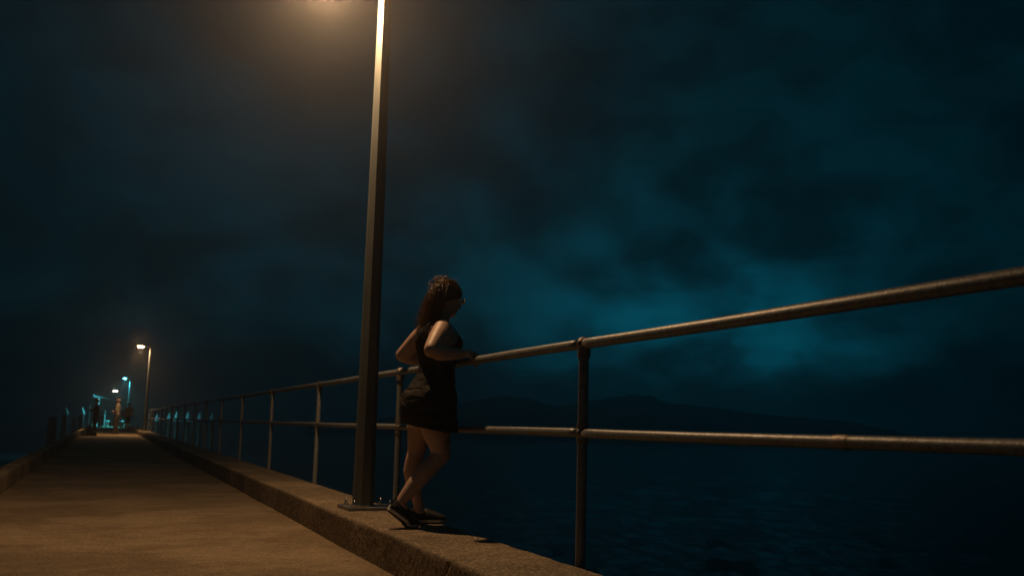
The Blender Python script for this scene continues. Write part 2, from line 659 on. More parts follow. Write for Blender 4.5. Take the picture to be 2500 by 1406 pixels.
kerb('kerb', XI, XO, True)
kerb('kerb', XLI, XLO, False)

# ---- air: thin sea haze, one closed box round everything
hb = MB().box((0, 0, (SEA - 1.6 + 16.0) / 2), (12400, 12400, 16.0 - (SEA - 1.6)))
hz = hb.build('haze', None)
hz['kind'] = 'stuff'
MH = bpy.data.materials.new('haze_air')
MH.use_nodes = True
t = MH.node_tree
t.nodes.clear()
pv = t.nodes.new('ShaderNodeVolumePrincipled')
pv.inputs['Color'].default_value = (0.92, 0.93, 0.95, 1)
pv.inputs['Density'].default_value = HAZE
pv.inputs['Anisotropy'].default_value = 0.88
ho = t.nodes.new('ShaderNodeOutputMaterial')
t.links.new(pv.outputs[0], ho.inputs['Volume'])
hz.data.materials.append(MH)

# ================================================================== RAILING
rail = empty('railing', (XR, 0, K), label='long galvanised pipe railing with two rails along the water side of the pier', cat='railing')
SP = 3.09
PY = [4.122 + SP * i for i in range(-2, 17)]
HM = 0.588
post_bm = MB()
# slightly dented pipe, side-mounted below the kerb edge
post_bm.tube([(0, 0, z) for z in np.linspace(-.30, .97, 24)], .0235, 16)
po = post_bm.build('post', M_GALV, None, True)
fit = MB()
fit.ball((0, 0, 1.0), (.0335, .036, .0345), 18)
fit.tube([(0, 0, .935), (0, 0, .992)], [.0305, .0315], 16)
fo = auto_smooth(fit.build('fitting', M_RUST, None, True))
fit2 = MB()
fit2.ball((0, 0, HM), (.031, .033, .034), 18)
fit2.tube([(0, 0, HM - .045), (0, 0, HM + .045)], [.0278, .0278], 16)
fo2 = auto_smooth(fit2.build('fitting', M_RUST, None, True))
brk = MB().box((-.012, 0, -.22), (.032, .11, .13), .006)
bo = brk.build('bracket', M_RUST, None)
protos = [po, fo, fo2, bo]
for i, y in enumerate(PY):
    if i == 0:
        a, b1, c, d = po, fo, fo2, bo
    else:
        a, b1, c, d = (q.copy() for q in protos)
        for q in (a, b1, c, d):
            COL.objects.link(q)
    a.parent = rail
    a.location = (0, y, 0)
    a.rotation_euler = (R(rng.normal(0, .25)), R(rng.normal(0, .25)), R(rng.uniform(0, 360)))
    for q in (b1, c, d):
        q.parent = a
    d.rotation_euler = (0, 0, -a.rotation_euler[2])
tr = MB()
yy = np.linspace(.030, SP - .030, 40)
tr.tube([(0, q, 0.0015 * math.sin(q * 2.2)) for q in yy], [.0242 + .0003 * math.sin(q * 9) for q in yy], 18)
tro = tr.build('top_rail', M_GALV, None, True)
mr = MB()
mr.tube([(0, q, 0.002 * math.sin(q * 1.7 + 1)) for q in yy], [.0212 + .0003 * math.sin(q * 11) for q in yy], 18)
mro = mr.build('middle_rail', M_GALV, None, True)
first = True
for i in range(len(PY) - 1):
    a, b1 = (tro, mro) if first else (tro.copy(), mro.copy())
    if not first:
        COL.objects.link(a)
        COL.objects.link(b1)
    first = False
    a.parent = b1.parent = rail
    a.location = (0, PY[i], 1.0)
    b1.location = (0, PY[i], HM)
    if i == 1:
        cp = MB().tube([(0, 1.30, 0), (0, 1.31, 0), (0, 1.36, 0), (0, 1.37, 0)], [.0216, .0232, .0232, .0216], 18)
        auto_smooth(cp.build('coupling', M_RUST, b1, True))

# ================================================================== LAMPS


def emission(name, col, s):
    M = bpy.data.materials.new(name)
    M.use_nodes = True
    b = M.node_tree.nodes['Principled BSDF']
    b.inputs['Base Color'].default_value = (.8, .8, .8, 1)
    b.inputs['Emission Color'].default_value = (*col, 1)
    b.inputs['Emission Strength'].default_value = s
    return M


LH = 3.90      # pole height


def street_lamp(x, y, label, group, col, watts, emit, detailed, cone=0):
    L = empty('street_lamp', (x, y, K), 0, label, 'street lamp', group)
    pl = MB().box((.035, 0, .014), (.36, .36, .022), .003)
    pl.build('base_plate', M_PLATE, L)
    po = MB()
    zs = np.linspace(.024, LH, 30)
    po.tube([(0, 0, z) for z in zs], [(.078 + (.052 - .078) * z / LH) for z in zs], 8, phase=math.pi / 8)
    po.build('pole', M_POLE, L)
    wl = MB().tube([(0, 0, .024), (0, 0, .036)], [.088, .083], 8, phase=math.pi / 8)
    wl.build('weld_collar', M_PLATE, L)
    for sx in (-1, 1):
        for sy in (-1, 1):
            bx, by = .035 + sx * .128, sy * .128
            bo = MB().tube([(bx, by, .025), (bx, by, .066)], .0095, 10)
            bo.ball((bx, by, .066), .0095, 10)
            bolt = bo.build('bolt', M_BOLT, L, True)
            MB().tube([(bx, by, .0255), (bx, by, .029)], .021, 14).build('washer', M_BOLT, bolt)
            nu = MB().tube([(bx, by, .0292), (bx, by, .044), (bx, by, .0475)], [.0165, .0165, .0135], 6)
            nu.build('nut', M_BOLT, bolt)
    if detailed:
        # access door: slim rectangular cover on the face towards the photographer
        z0, z1, w = 1.17, 1.36, .034
        rr_ = .078 + (.052 - .078) * 1.1 / LH
        ap = rr_ * math.cos(math.pi / 8)
        dn = MB()
        dn.box((0.004, -ap - .0005, (z0 + z1) / 2), (w, .006, z1 - z0), .002)
        dr = dn.build('access_door', M_POLE, L)
        MB().box((0.004, -ap - .0042, z0 + .014), (w * .8, .003, .012), .001).build('latch', M_PLATE, dr)
    # short outreach arm and luminaire over the deck
    ar = MB().tube([(0, 0, LH - .03), (0, 0, LH + .03), (-.03, 0, LH + .055), (-.26, 0, LH + .080)], [.049, .047, .034, .028], 12)
    auto_smooth(ar.build('arm', M_POLE, L, True), 50)
    rings = []
    for u, hw, ht in ((-.23, .045, .035), (-.26, .07, .05), (-.34, .115, .075), (-.45, .13, .085), (-.56, .115, .075), (-.63, .07, .05), (-.65, .03, .025)):
        ring = []
        for j in range(20):
            a = 2 * math.pi * j / 20
            zz = math.sin(a) * ht
            if zz < 0:
                zz *= .35
            ring.append((u, math.cos(a) * hw, LH + .085 + zz + (-.26 - u) * .09))
        rings.append(ring)
    hd = MB().loft(rings)
    head = auto_smooth(hd.build('lamp_head', M_HEAD, L, True), 50)
    ln = MB()
    rings = []
    for k in range(5):
        a = k / 4 * math.pi / 2
        rings.append([(-.45 + math.cos(q) * .135 * math.cos(a * .98), math.sin(q) * .098 * math.cos(a * .98), LH + .078 - .055 * math.sin(a)) for q in np.linspace(0, 2 * math.pi, 20, endpoint=False)])
    ln.loft(rings)
    lens = ln.build('lens', emission('lamp_lens_' + label[:6], col, emit), head, True)
    li = bpy.data.lights.new('lamp_light', 'SPOT' if cone else 'POINT')
    if cone:
        li.spot_size = R(cone)
        li.spot_blend = 0.7
    li.energy = watts
    li.color = col
    li.shadow_soft_size = 0.03
    lo = bpy.data.objects.new('lamp_light', li)
    COL.objects.link(lo)
    lo.parent = head
    lo.location = (-.45, 0, LH - .03)
    return L


street_lamp(1.75, 7.045, 'octagonal grey lamp pole bolted to the kerb beside the leaning woman', 'street lamps along the pier', LAMP_COL, LAMP_W, 30, True)
street_lamp(1.75, 50.0, 'lamp post with glowing orange head where the railing ends', 'street lamps along the pier', LAMP_COL, 520, 220, False, 168)
street_lamp(1.75, 92.0, 'lamp post with small turquoise white head behind the person in orange', 'street lamps along the pier', (0.10, 0.85, 1.0), 1700, 60, False, 150)

# ================================================================== PEOPLE


def seg_dist(p, a, b):
    ab = b - a
    t = max(0, min(1, (p - a).dot(ab) / max(ab.length_squared, 1e-9)))
    return (p - (a + ab * t)).length


def skin_mesh(name, mb, voxel, material, parent, smooth=4):
    o = mb.build(name, material, parent)
    return evaluated(o, [('REMESH', dict(mode='VOXEL', voxel_size=voxel)), ('SMOOTH', dict(factor=0.5, iterations=smooth))])


def garment(name, body, pred, off, material, parent, thick=0.003, wrinkle=0.0, wscale=9.0, smooth=2):
    """cloth that follows the body: the faces of the body under the cloth, lifted off the skin and given thickness"""
    bm = bmesh.new()
    bm.from_mesh(body.data)
    bm.normal_update()
    keep = {v: pred(v.co) for v in bm.verts}
    dele = [f for f in bm.faces if not all(keep[v] for v in f.verts)]
    bmesh.ops.delete(bm, geom=dele, context='FACES')
    loose = [v for v in bm.verts if not v.link_faces]
    bmesh.ops.delete(bm, geom=loose, context='VERTS')
    for v in bm.verts:
        w = wrinkle * (noise.fractal(v.co * wscale, 0.8, 2.0, 3)) if wrinkle else 0
        v.co = v.co + v.normal * (off + w)
    me = bpy.data.meshes.new(name)
    bm.to_mesh(me)
    bm.free()
    me.materials.clear()
    me.materials.append(material)
    o = bpy.data.objects.new(name, me)
    COL.objects.link(o)
    o.parent = parent
    return evaluated(o, [('SMOOTH', dict(factor=0.5, iterations=smooth)), ('SOLIDIFY', dict(thickness=thick, offset=1.0))])


def ell(c, d, w, n=28, tilt=0.0, bust=0.0):
    """horizontal-ish ellipse ring, d half depth (x), w half width (y)"""
    out = []
    for j in range(n):
        a = 2 * math.pi * j / n
        x, y = math.cos(a) * d, math.sin(a) * w
        if x > 0 and bust:
            x *= 1 + bust
        out.append((c[0] + x, c[1] + y, c[2] + x * tilt))
    return out


# ---------------- the woman leaning on the railing
WO = Vector((1.80, 5.86, K))
woman = empty('person', WO, 0, 'woman in black tank top and shorts leaning with her forearms on the pipe railing', 'person')


def P(x, y, z):
    return Vector((x, y, z)) - WO


CY = 5.86
body = MB()
tors = [(0.80, 1.845, .120, .150, 0), (0.86, 1.838, .148, .172, 0), (0.93, 1.832, .158, .180, 0), (1.00, 1.842, .148, .172, 0), (1.06, 1.862, .126, .155, 0),
        (1.12, 1.882, .106, .138, 0), (1.18, 1.888, .101, .132, 0), (1.24, 1.892, .111, .140, .02), (1.30, 1.890, .128, .152, .10), (1.335, 1.884, .130, .157, .12),
        (1.375, 1.876, .116, .162, .06), (1.41, 1.870, .094, .152, 0), (1.435, 1.872, .066, .110, 0), (1.455, 1.878, .052, .062, 0)]
body.loft([[Vector(q) - WO for q in ell((x, CY, z), d, w, 28, 0, bu)] for z, x, d, w, bu in tors])
# neck and head
body.tube([P(1.868, CY, 1.40), P(1.895, CY, 1.46), P(1.925, CY, 1.53), P(1.935, CY, 1.58)], [.062, .054, .052, .052], 16)
hrot = Matrix.Rotation(R(20), 3, 'Z') @ Matrix.Rotation(R(15), 3, 'Y')
HC = P(1.942, CY, 1.612)


def hp(x, y, z):
    return HC + hrot @ Vector((x, y, z))


body.ball(hp(-.008, 0, .012), (.094, .074, .083), 24, hrot)
body.ball(hp(.030, 0, -.030), (.062, .062, .078), 20, hrot)
body.ball(hp(.052, 0, -.072), (.036, .040, .032), 16, hrot)
body.ball(hp(.074, 0, -.094), (.014, .019, .013), 12, hrot)
body.ball(hp(.060, 0, .022), (.030, .058, .022), 14, hrot)
body.tube([hp(.086, 0, .012), hp(.098, 0, -.008), hp(.110, 0, -.028)], [.008, .010, .0125], 10, rounded=True)
for sy in (-1, 1):
    body.ball(hp(.098, sy * .011, -.032), (.009, .008, .007), 8, hrot)
    body.ball(hp(.062, sy * .045, -.030), (.022, .014, .018), 10, hrot)
    body.ball(hp(-.012, sy * .074, -.014), (.018, .008, .030), 12, hrot)
body.ball(hp(.087, 0, -.055), (.013, .022, .007), 10, hrot)
body.ball(hp(.084, 0, -.067), (.013, .019, .008), 10, hrot)
# right arm (towards the lamp-lit deck), elbow back, hand on the rail
RS, RE, RWR = P(1.870, 5.708, 1.392), P(1.752, 5.560, 1.252), P(1.972, 5.628, 1.243)
body.ball(RS, (.058, .056, .060), 16)
body.tube([P(1.875, 5.745, 1.395), RS, RS.lerp(RE, .35), RS.lerp(RE, .72), RE], [.060, .062, .061, .054, .046], 16, rounded=True)
body.tube([RE, RE.lerp(RWR, .28) + Vector((0, -.006, -.012)), RE.lerp(RWR, .65) + Vector((0, 0, -.008)), RWR], [.044, .048, .039, .028], 16, rounded=True)
# left arm
LS, LE, LWR = P(1.850, 6.012, 1.400), P(1.742, 6.135, 1.255), P(1.965, 6.10, 1.243)
body.ball(LS, (.058, .056, .060), 16)
body.tube([P(1.870, 5.975, 1.398), LS, LS.lerp(LE, .35), LS.lerp(LE, .72), LE], [.060, .061, .059, .052, .046], 16, rounded=True)
body.tube([LE, LE.lerp(LWR, .28) + Vector((0, .004, -.012)), LE.lerp(LWR, .65) + Vector((0, 0, -.008)), LWR], [.046, .050, .041, .029], 16, rounded=True)
# hands: palm on top of the rail, fingers curled down over the water side, thumb on the near side
for wr, sgn in ((RWR, 1), (LWR, -1)):
    wy = wr.y
    zt = 1.204 - K + .024          # top of the rail above the origin
    xr_ = XR - WO.x
    palm = [wr, Vector((wr.x + .030, wy + sgn * .004, zt + .026)), Vector((xr_ + .004, wy + sgn * .006, zt + .0185))]
    for o_, r_ in ((-.028, .0150), (0, .0165), (.028, .0150)):
        body.tube([p + Vector((0, o_ * (.5 + .5 * i / 2), 0)) for i, p in enumerate(palm)], [.020, r_ + .003, r_], 12, rounded=True)
    for i, (o_, ln, rr0) in enumerate(((-.0360, .92, .0092), (-.0120, 1.08, .0096), (.0120, 1.02, .0094), (.0360, .80, .0084))):
        fy = wy + sgn * .006 + sgn * o_
        body.tube([Vector((xr_ + .002, fy, zt + .014)), Vector((xr_ + .026 * ln, fy, zt + .006)), Vector((xr_ + .036, fy, zt - .016 * ln)),
                   Vector((xr_ + .034, fy, zt - .034 * ln)), Vector((xr_ + .020, fy, zt - .052 * ln))],
                  [rr0 + .002, rr0 + .001, rr0, rr0 * .95, rr0 * .8], 10, rounded=True)
    ty = wy - sgn * .030
    body.tube([Vector((wr.x + .026, ty + sgn * .008, zt + .012)), Vector((xr_ - .028, ty - sgn * .014, zt + .004)), Vector((xr_ - .030, ty - sgn * .030, zt - .012)),
               Vector((xr_ - .024, ty - sgn * .040, zt - .026))], [.014, .0115, .0100, .0085], 10, rounded=True)
# right leg: knee forward, shin sloping back to the lifted heel
RH, RK, RA = P(1.842, 5.778, .88), P(1.902, 5.752, .638), P(1.652, 5.742, .356)
body.tube([P(1.838, 5.782, .95), RH, P(1.868, 5.768, .77), P(1.892, 5.758, .69), RK], [.100, .099, .085, .068, .058], 20, rounded=True)
body.tube([RK, P(1.858, 5.749, .592), P(1.795, 5.745, .530), P(1.728, 5.743, .452), P(1.680, 5.742, .393), RA, P(1.672, 5.742, .318)],
          [.057, .053, .056, .047, .037, .034, .035], 18, rounded=True)
body.ball(P(1.912, 5.750, .645), (.046, .042, .048), 12)
body.ball(P(1.684, 5.742, .292), (.042, .034, .04), 12)
# left leg: straight, carrying the weight
LH_, LK, LA = P(1.840, 5.945, .88), P(1.812, 5.975, .650), P(1.842, 5.998, .325)
body.tube([P(1.842, 5.938, .95), LH_, P(1.824, 5.958, .77), P(1.813, 5.970, .70), LK], [.099, .096, .081, .066, .057], 20, rounded=True)
body.tube([LK, P(1.794, 5.980, .590), P(1.786, 5.984, .525), P(1.804, 5.990, .435), P(1.828, 5.995, .375), LA, P(1.845, 5.998, .285)],
          [.056, .052, .053, .044, .036, .033, .035], 18, rounded=True)
body.ball(P(1.862, 5.998, .262), (.050, .034, .036), 12)
wb = skin_mesh('body', body, .0058, M_SKIN, woman, 3)

# tank top
arms = [(RS, RE, .072), (RE, RWR, .064), (LS, LE, .072), (LE, LWR, .064)]


def is_top(c):
    z = c.z + K
    dy = abs(c.y)
    x = c.x + WO.x
    if z < 1.02 or z > 1.45 or dy > .168:
        return False
    if dy > .100:
        for a, b_, r_ in arms:
            if seg_dist(c, a, b_) < r_ * 1.02:
                return False
        if z > 1.29 and dy > .150 - (z - 1.29) * .55:
            return False
    if z > 1.40:
        return .050 < dy < .098
    if x > 1.87 and z > 1.355 and dy < .052:
        return False
    return True


tank = garment('tank_top', wb, is_top, .006, M_BLACK, woman, .004, .006, 13, 3)

# shorts: loose cloth over hips and two wide legs, open hems
sh = MB()
shs = [(0.80, 1.846, .150, .178), (0.86, 1.842, .168, .190), (0.94, 1.838, .174, .194), (1.00, 1.846, .163, .184), (1.06, 1.866, .130, .160), (1.115, 1.882, .110, .142)]
sh.loft([[Vector(q) - WO for q in ell((x, CY, z), d, w)] for z, x, d, w in shs])
sh.tube([P(1.838, 5.790, .93), P(1.850, 5.776, .86), P(1.862, 5.770, .815), P(1.874, 5.764, .740)], [.115, .124, .129, .131], 24)
sh.tube([P(1.836, 5.935, .93), P(1.836, 5.950, .86), P(1.832, 5.960, .835), P(1.830, 5.964, .770)], [.115, .122, .124, .125], 24)
so = sh.build('shorts', M_SHORTS, woman)
evaluated(so, [('REMESH', dict(mode='VOXEL', voxel_size=.008)), ('SMOOTH', dict(factor=.5, iterations=5))])
bm = bmesh.new()
bm.from_mesh(so.data)
bm.normal_update()
bmesh.ops.bisect_plane(bm, geom=bm.verts[:] + bm.edges[:] + bm.faces[:], plane_co=P(1.80, 5.77, .800), plane_no=(.10, -.15, 1.0), clear_inner=True)
bmesh.ops.delete(bm, geom=[f for f in bm.faces if f.calc_center_median().z > 1.108 - K], context='FACES')
for v in bm.verts:
    z = v.co.z
    fold = noise.fractal(Vector((v.co.x * 13, v.co.y * 13, z * 30)), .9, 2.0, 3)
    gather = math.exp(-((z + K - 1.07) / .035) ** 2) * math.sin(z * 230 + v.co.x * 30) * .0035
    v.co += v.normal * (fold * .008 + gather)
bm.to_mesh(so.data)
bm.free()
evaluated(so, [('SMOOTH', dict(factor=.4, iterations=2)), ('SOLIDIFY', dict(thickness=.005, offset=1.0))])
wbn = MB().loft([[Vector(q) - WO for q in ell((x, CY, z), d, w, 36)] for z, x, d, w in ((1.066, 1.867, .134, .164), (1.078, 1.871, .132, .161), (1.10, 1.879, .121, .151), (1.112, 1.882, .117, .148))], False, False)
wo_ = wbn.build('waistband', M_SHORTS, so, True)

# tattoos: flat ink on the outer thigh and the knee
bvh = BVHTree.FromObject(wb, bpy.context.evaluated_depsgraph_get())


def ink(name, pts, r_):
    out = []
    for p in pts:
        loc, nor, _, _ = bvh.ray_cast(Vector(p) + Vector((0, -.4, 0)), Vector((0, 1, 0)))
        if loc:
            out.append(loc - nor * r_ * .55)
    if len(out) > 2:
        MB().tube(out, r_, 5).build(name, M_INK, wb)


th = np.linspace(0, 2.4 * math.pi, 26)
ink('tattoo', [P(1.915 + .022 * (1 - q / 12) * math.cos(q), 5.7, .715 + .026 * (1 - q / 12) * math.sin(q)) for q in th], .0026)
ink('tattoo', [P(1.905 + .012 * math.sin(q * 4), 5.7, .735 - q * .07) for q in np.linspace(0, 1, 18)], .0024)
ink('tattoo', [P(1.930 + .010 * math.sin(q * 5 + 1), 5.7, .745 - q * .09) for q in np.linspace(0, 1, 18)], .0022)

# shoes


def shoe(parent, heel, yaw, bend, sgn):
    """low trainer; s runs from heel to toe, the sole hinges at the ball of the foot when the heel is lifted"""
    Ls, ball_s = .245, .178
    gr = MB()

    def place(s, y, z):
        if bend:
            a = R(bend)
            if s < ball_s:
                dz = (ball_s - s)
                k = min(1, dz / .05)
                a2 = a * k
                p = Vector((ball_s - dz * math.cos(a2) + z * math.sin(a2), y, dz * math.sin(a2) + z * math.cos(a2)))
            else:
                p = Vector((s, y, z))
        else:
            p = Vector((s, y, z))
        q = Matrix.Rotation(yaw, 3, 'Z') @ p
        return q + heel

    def hw(s):
        u = s / Ls
        base = .031 + .016 * math.sin(math.pi * min(1, max(0, u)) ** 1.25)
        e = min(1, u / .10) ** .5 if u < .10 else 1
        e *= min(1, (1 - u) / .16) ** .5 if u > .84 else 1
        return base * max(.22, e)
    ss = np.concatenate([np.linspace(.001, .03, 5), np.linspace(.045, .2, 14), np.linspace(.21, .2445, 7)])

    def slab(z0, z1, f0, f1, grow):
        rings = []
        for s in ss:
            u = s / Ls
            w = hw(s) + grow
            c = .006 * math.sin(math.pi * u) * sgn
            lo, hi = z0(u), z1(u)
            ring = []
            for j in range(16):
                a = 2 * math.pi * j / 16
                y = math.copysign(abs(math.cos(a)) ** .6, math.cos(a)) * w
                z = lo + (hi - lo) * (.5 + .5 * math.copysign(abs(math.sin(a)) ** .6, math.sin(a)))
                ring.append(place(s, y + c, z))
            rings.append(ring)
        return MB().loft(rings)
    toe = lambda u: .010 * max(0, (u - .82) / .18) ** 1.6
    sole = slab(lambda u: .004 + toe(u), lambda u: .033 + .011 * (1 - u) + toe(u) * .4 - .010 * max(0, u - .7), 0, 0, .002).build('sole', M_SOLE, parent, True)
    slab(lambda u: .0005 + toe(u), lambda u: .0062 + toe(u), 0, 0, -.001).build('grip', M_GRIP, sole, True)

    def top(u):
        if u < .12:
            return .082 + .012 * (1 - u / .12)
        if u < .42:
            return .082 - .004 * (u - .12) / .3
        return .078 * (1 - ((u - .42) / .58)) ** .75 * .55 + .036 + .010 * (1 - (u - .42) / .58)
    rings = []
    for s in ss:
        u = s / Ls
        w = hw(s)
        c = .006 * math.sin(math.pi * u) * sgn
        ring = []
        for j in range(20):
            a = math.pi * j / 19
            y = math.cos(a) * w * (1.0 - .20 * math.sin(a))
            z = .024 + (top(u) - .024) * math.sin(a) ** .62
            ring.append(place(s, y + c, z))
        rings.append(ring)
    up_ = MB()
    n = 20
    v = [p for r_ in rings for p in r_]
    f = []
    for i in range(len(rings) - 1):
        for j in range(n - 1):
            um = (ss[i] + ss[i + 1]) / 2 / Ls
            if .09 < um < .42 and 6 <= j <= 12:
                continue                              # the opening for the foot
            f.append((i * n + j, i * n + j + 1, (i + 1) * n + j + 1, (i + 1) * n + j))
    f.append(tuple(range(n)))
    f.append(tuple(range((len(rings) - 1) * n, len(rings) * n))[::-1])
    up_.add(v, f)
    uo = up_.build('upper', M_SHOE, parent, True)
    evaluated(uo, [('SOLIDIFY', dict(thickness=.004, offset=1.0))])
    for k in range(4):
        s = .125 + k * .017
        u = s / Ls
        MB().tube([place(s, y + .003, .024 + (top(u) - .024) * (1 - (abs(y) / hw(s)) ** 2 * .35) + .005) for y in np.linspace(-.018, .018, 7)], .0028, 6).build('lace', M_SHOE, uo, True)


sR = empty('shoe', (0, 0, 0))
sR.parent = woman
shoe(sR, P(1.532, 5.738, .2065), R(1), 36, -1)
sL = empty('shoe', (0, 0, 0))
sL.parent = woman
shoe(sL, P(1.780, 6.002, .2065), R(-3), 0, 1)

# hair: skull cap under combed strands, gathered at the crown, long wavy tail down the back
hair = MB()


def strand(pts, r0, r1, wave, wl, n=4):
    ph1, ph2 = random.uniform(0, 6.28), random.uniform(0, 6.28)
    out = []
    L = 0
    for i, p in enumerate(pts):
        if i:
            L += (Vector(p) - Vector(pts[i - 1])).length
        k = min(1, L / .04)
        out.append(Vector(p) + Vector((math.sin(L / wl * 6.28 + ph1) * wave, math.cos(L / wl * 6.28 + ph2) * wave, math.sin(L / wl * 5.1 + ph2) * wave * .5)) * k)
    hair.tube(out, [r0 + (r1 - r0) * i / (len(out) - 1) for i in range(len(out))], n)


BUN = hp(-.062, 0, .082)
cap = []
for i in range(11):
    a = math.pi * (0.02 + .60 * i / 10)
    ring = []
    for j in range(24):
        q = 2 * math.pi * j / 24
        front = math.cos(q) > 0
        aa = a * (1 - .30 * max(0, math.cos(q)))
        ring.append(hp(-.012 + math.sin(aa) * math.cos(q) * .098, math.sin(aa) * math.sin(q) * .080, .012 + math.cos(aa) * .092))
    cap.append(ring)
hair.loft(cap[::-1])
for k in range(420):
    # scalp strand: from a root near the hairline over the ellipsoid to the gathering point
    q = random.uniform(-math.pi, math.pi)
    a = math.pi * random.uniform(.06, .60) * (1 - .30 * max(0, math.cos(q)))
    r0 = Vector((math.sin(a) * math.cos(q), math.sin(a) * math.sin(q), math.cos(a)))
    tgt = Vector((-.62, random.uniform(-.25, .25), .72)).normalized() if a < math.pi * .36 else Vector((-.95, random.uniform(-.35, .35), random.uniform(-.25, .35))).normalized()
    pts = []
    for i in range(9):
        u = i / 8
        d = (r0.lerp(tgt, u)).normalized()
        lift = 1.0 + .05 * random.random() + .03 * math.sin(u * math.pi)
        pts.append(hp(-.012 + d.x * .101 * lift, d.y * .083 * lift, .012 + d.z * .095 * lift))
    strand(pts, .0026, .0022, .0022, .045)
for k in range(34):
    # the knot on the crown: small loops
    c = BUN + hrot @ Vector((random.gauss(0, .012), random.gauss(0, .016), random.gauss(.004, .009)))
    ax = Vector((random.gauss(0, 1), random.gauss(0, 1), random.gauss(0, 1))).normalized()
    u = ax.orthogonal().normalized()
    w = ax.cross(u)
    rr_ = random.uniform(.010, .022)
    hair.tube([c + (u * math.cos(t_) + w * math.sin(t_)) * rr_ for t_ in np.linspace(0, 4.6, 9)], .0019, 4)
tailA = [hp(-.062, 0, .070), hp(-.076, 0, .030), hp(-.085, .004, -.030), P(1.846, CY + .005, 1.535), P(1.826, CY + .006, 1.470), P(1.808, CY + .004, 1.415), P(1.800, CY, 1.355)]
for k in range(620):
    ox, oy = random.gauss(0, .5), random.gauss(0, .5)
    pts = []
    last = random.uniform(.72, 1.0)
    for i in range(17):
        u = i / 16 * last * (len(tailA) - 1)
        b0 = min(int(u), len(tailA) - 2)
        c = tailA[b0].lerp(tailA[b0 + 1], u - b0)
        s_ = .030 + .036 * math.sin(min(1, i / 11) * math.pi / 2) - .020 * max(0, (i - 11) / 5)
        pts.append(c + Vector((ox * s_ * .80 + .004, oy * s_ * 1.25, 0)))
    strand(pts, .0030, .0014, .0085, random.uniform(.040, .080))
for k in range(150):
    # loose strands over the ear towards the nape
    sy = -1 if k < 95 else 1
    a0 = Vector((random.uniform(-.02, .045), sy * .080, random.uniform(-.005, .05)))
    a1 = Vector((random.uniform(-.055, -.02), sy * .082, random.uniform(-.045, -.01)))
    a2 = Vector((random.uniform(-.105, -.075), sy * random.uniform(.035, .065), random.uniform(-.085, -.05)))
    pts = [hp(*(a0.lerp(a1, u).lerp(a1.lerp(a2, u), u))) for u in np.linspace(0, 1, 9)]
    strand(pts, .0028, .0018, .004, .06)
for k in range(150):
    # flyaway curls
    d = Vector((random.uniform(-1, .3), random.gauss(0, .5), random.uniform(.0, 1))).normalized()
    p0 = hp(-.012 + d.x * .10, d.y * .082, .012 + d.z * .094)
    dr = (hrot @ d + Vector((-.8, 0, random.uniform(-.6, .5)))).normalized()
    strand([p0 + dr * (.045 * i / 6) for i in range(7)], .0008, .0005, .004, .03, 3)
ho_ = hair.build('hair', M_HAIR, woman, True)

# glasses
gl = MB()
for sy in (-1, 1):
    gl.tube([hp(.102 + .004 * math.cos(q) * 0, sy * (.031 + .024 * math.cos(q)), .006 + .019 * math.sin(q)) for q in np.linspace(0, 2 * math.pi, 25)], .0016, 6)
    gl.tube([hp(.101, sy * .055, .011), hp(.090, sy * .066, .011), hp(.03, sy * .074, .008), hp(-.012, sy * .078, .004)], .0016, 6)
gl.tube([hp(.102, -.008, .009), hp(.106, 0, .011), hp(.102, .008, .009)], .0016, 6)
go = gl.build('glasses', M_GLASSF, woman, True)
for sy in (-1, 1):
    MB().loft([[hp(.1015 + dx, sy * (.031 + .0225 * math.cos(q)), .006 + .0175 * math.sin(q)) for q in np.linspace(0, 2 * math.pi, 20, endpoint=False)] for dx in (-.0006, .0006)]).build('lens', M_LENS, go)

# ---------------- the people farther down the pier


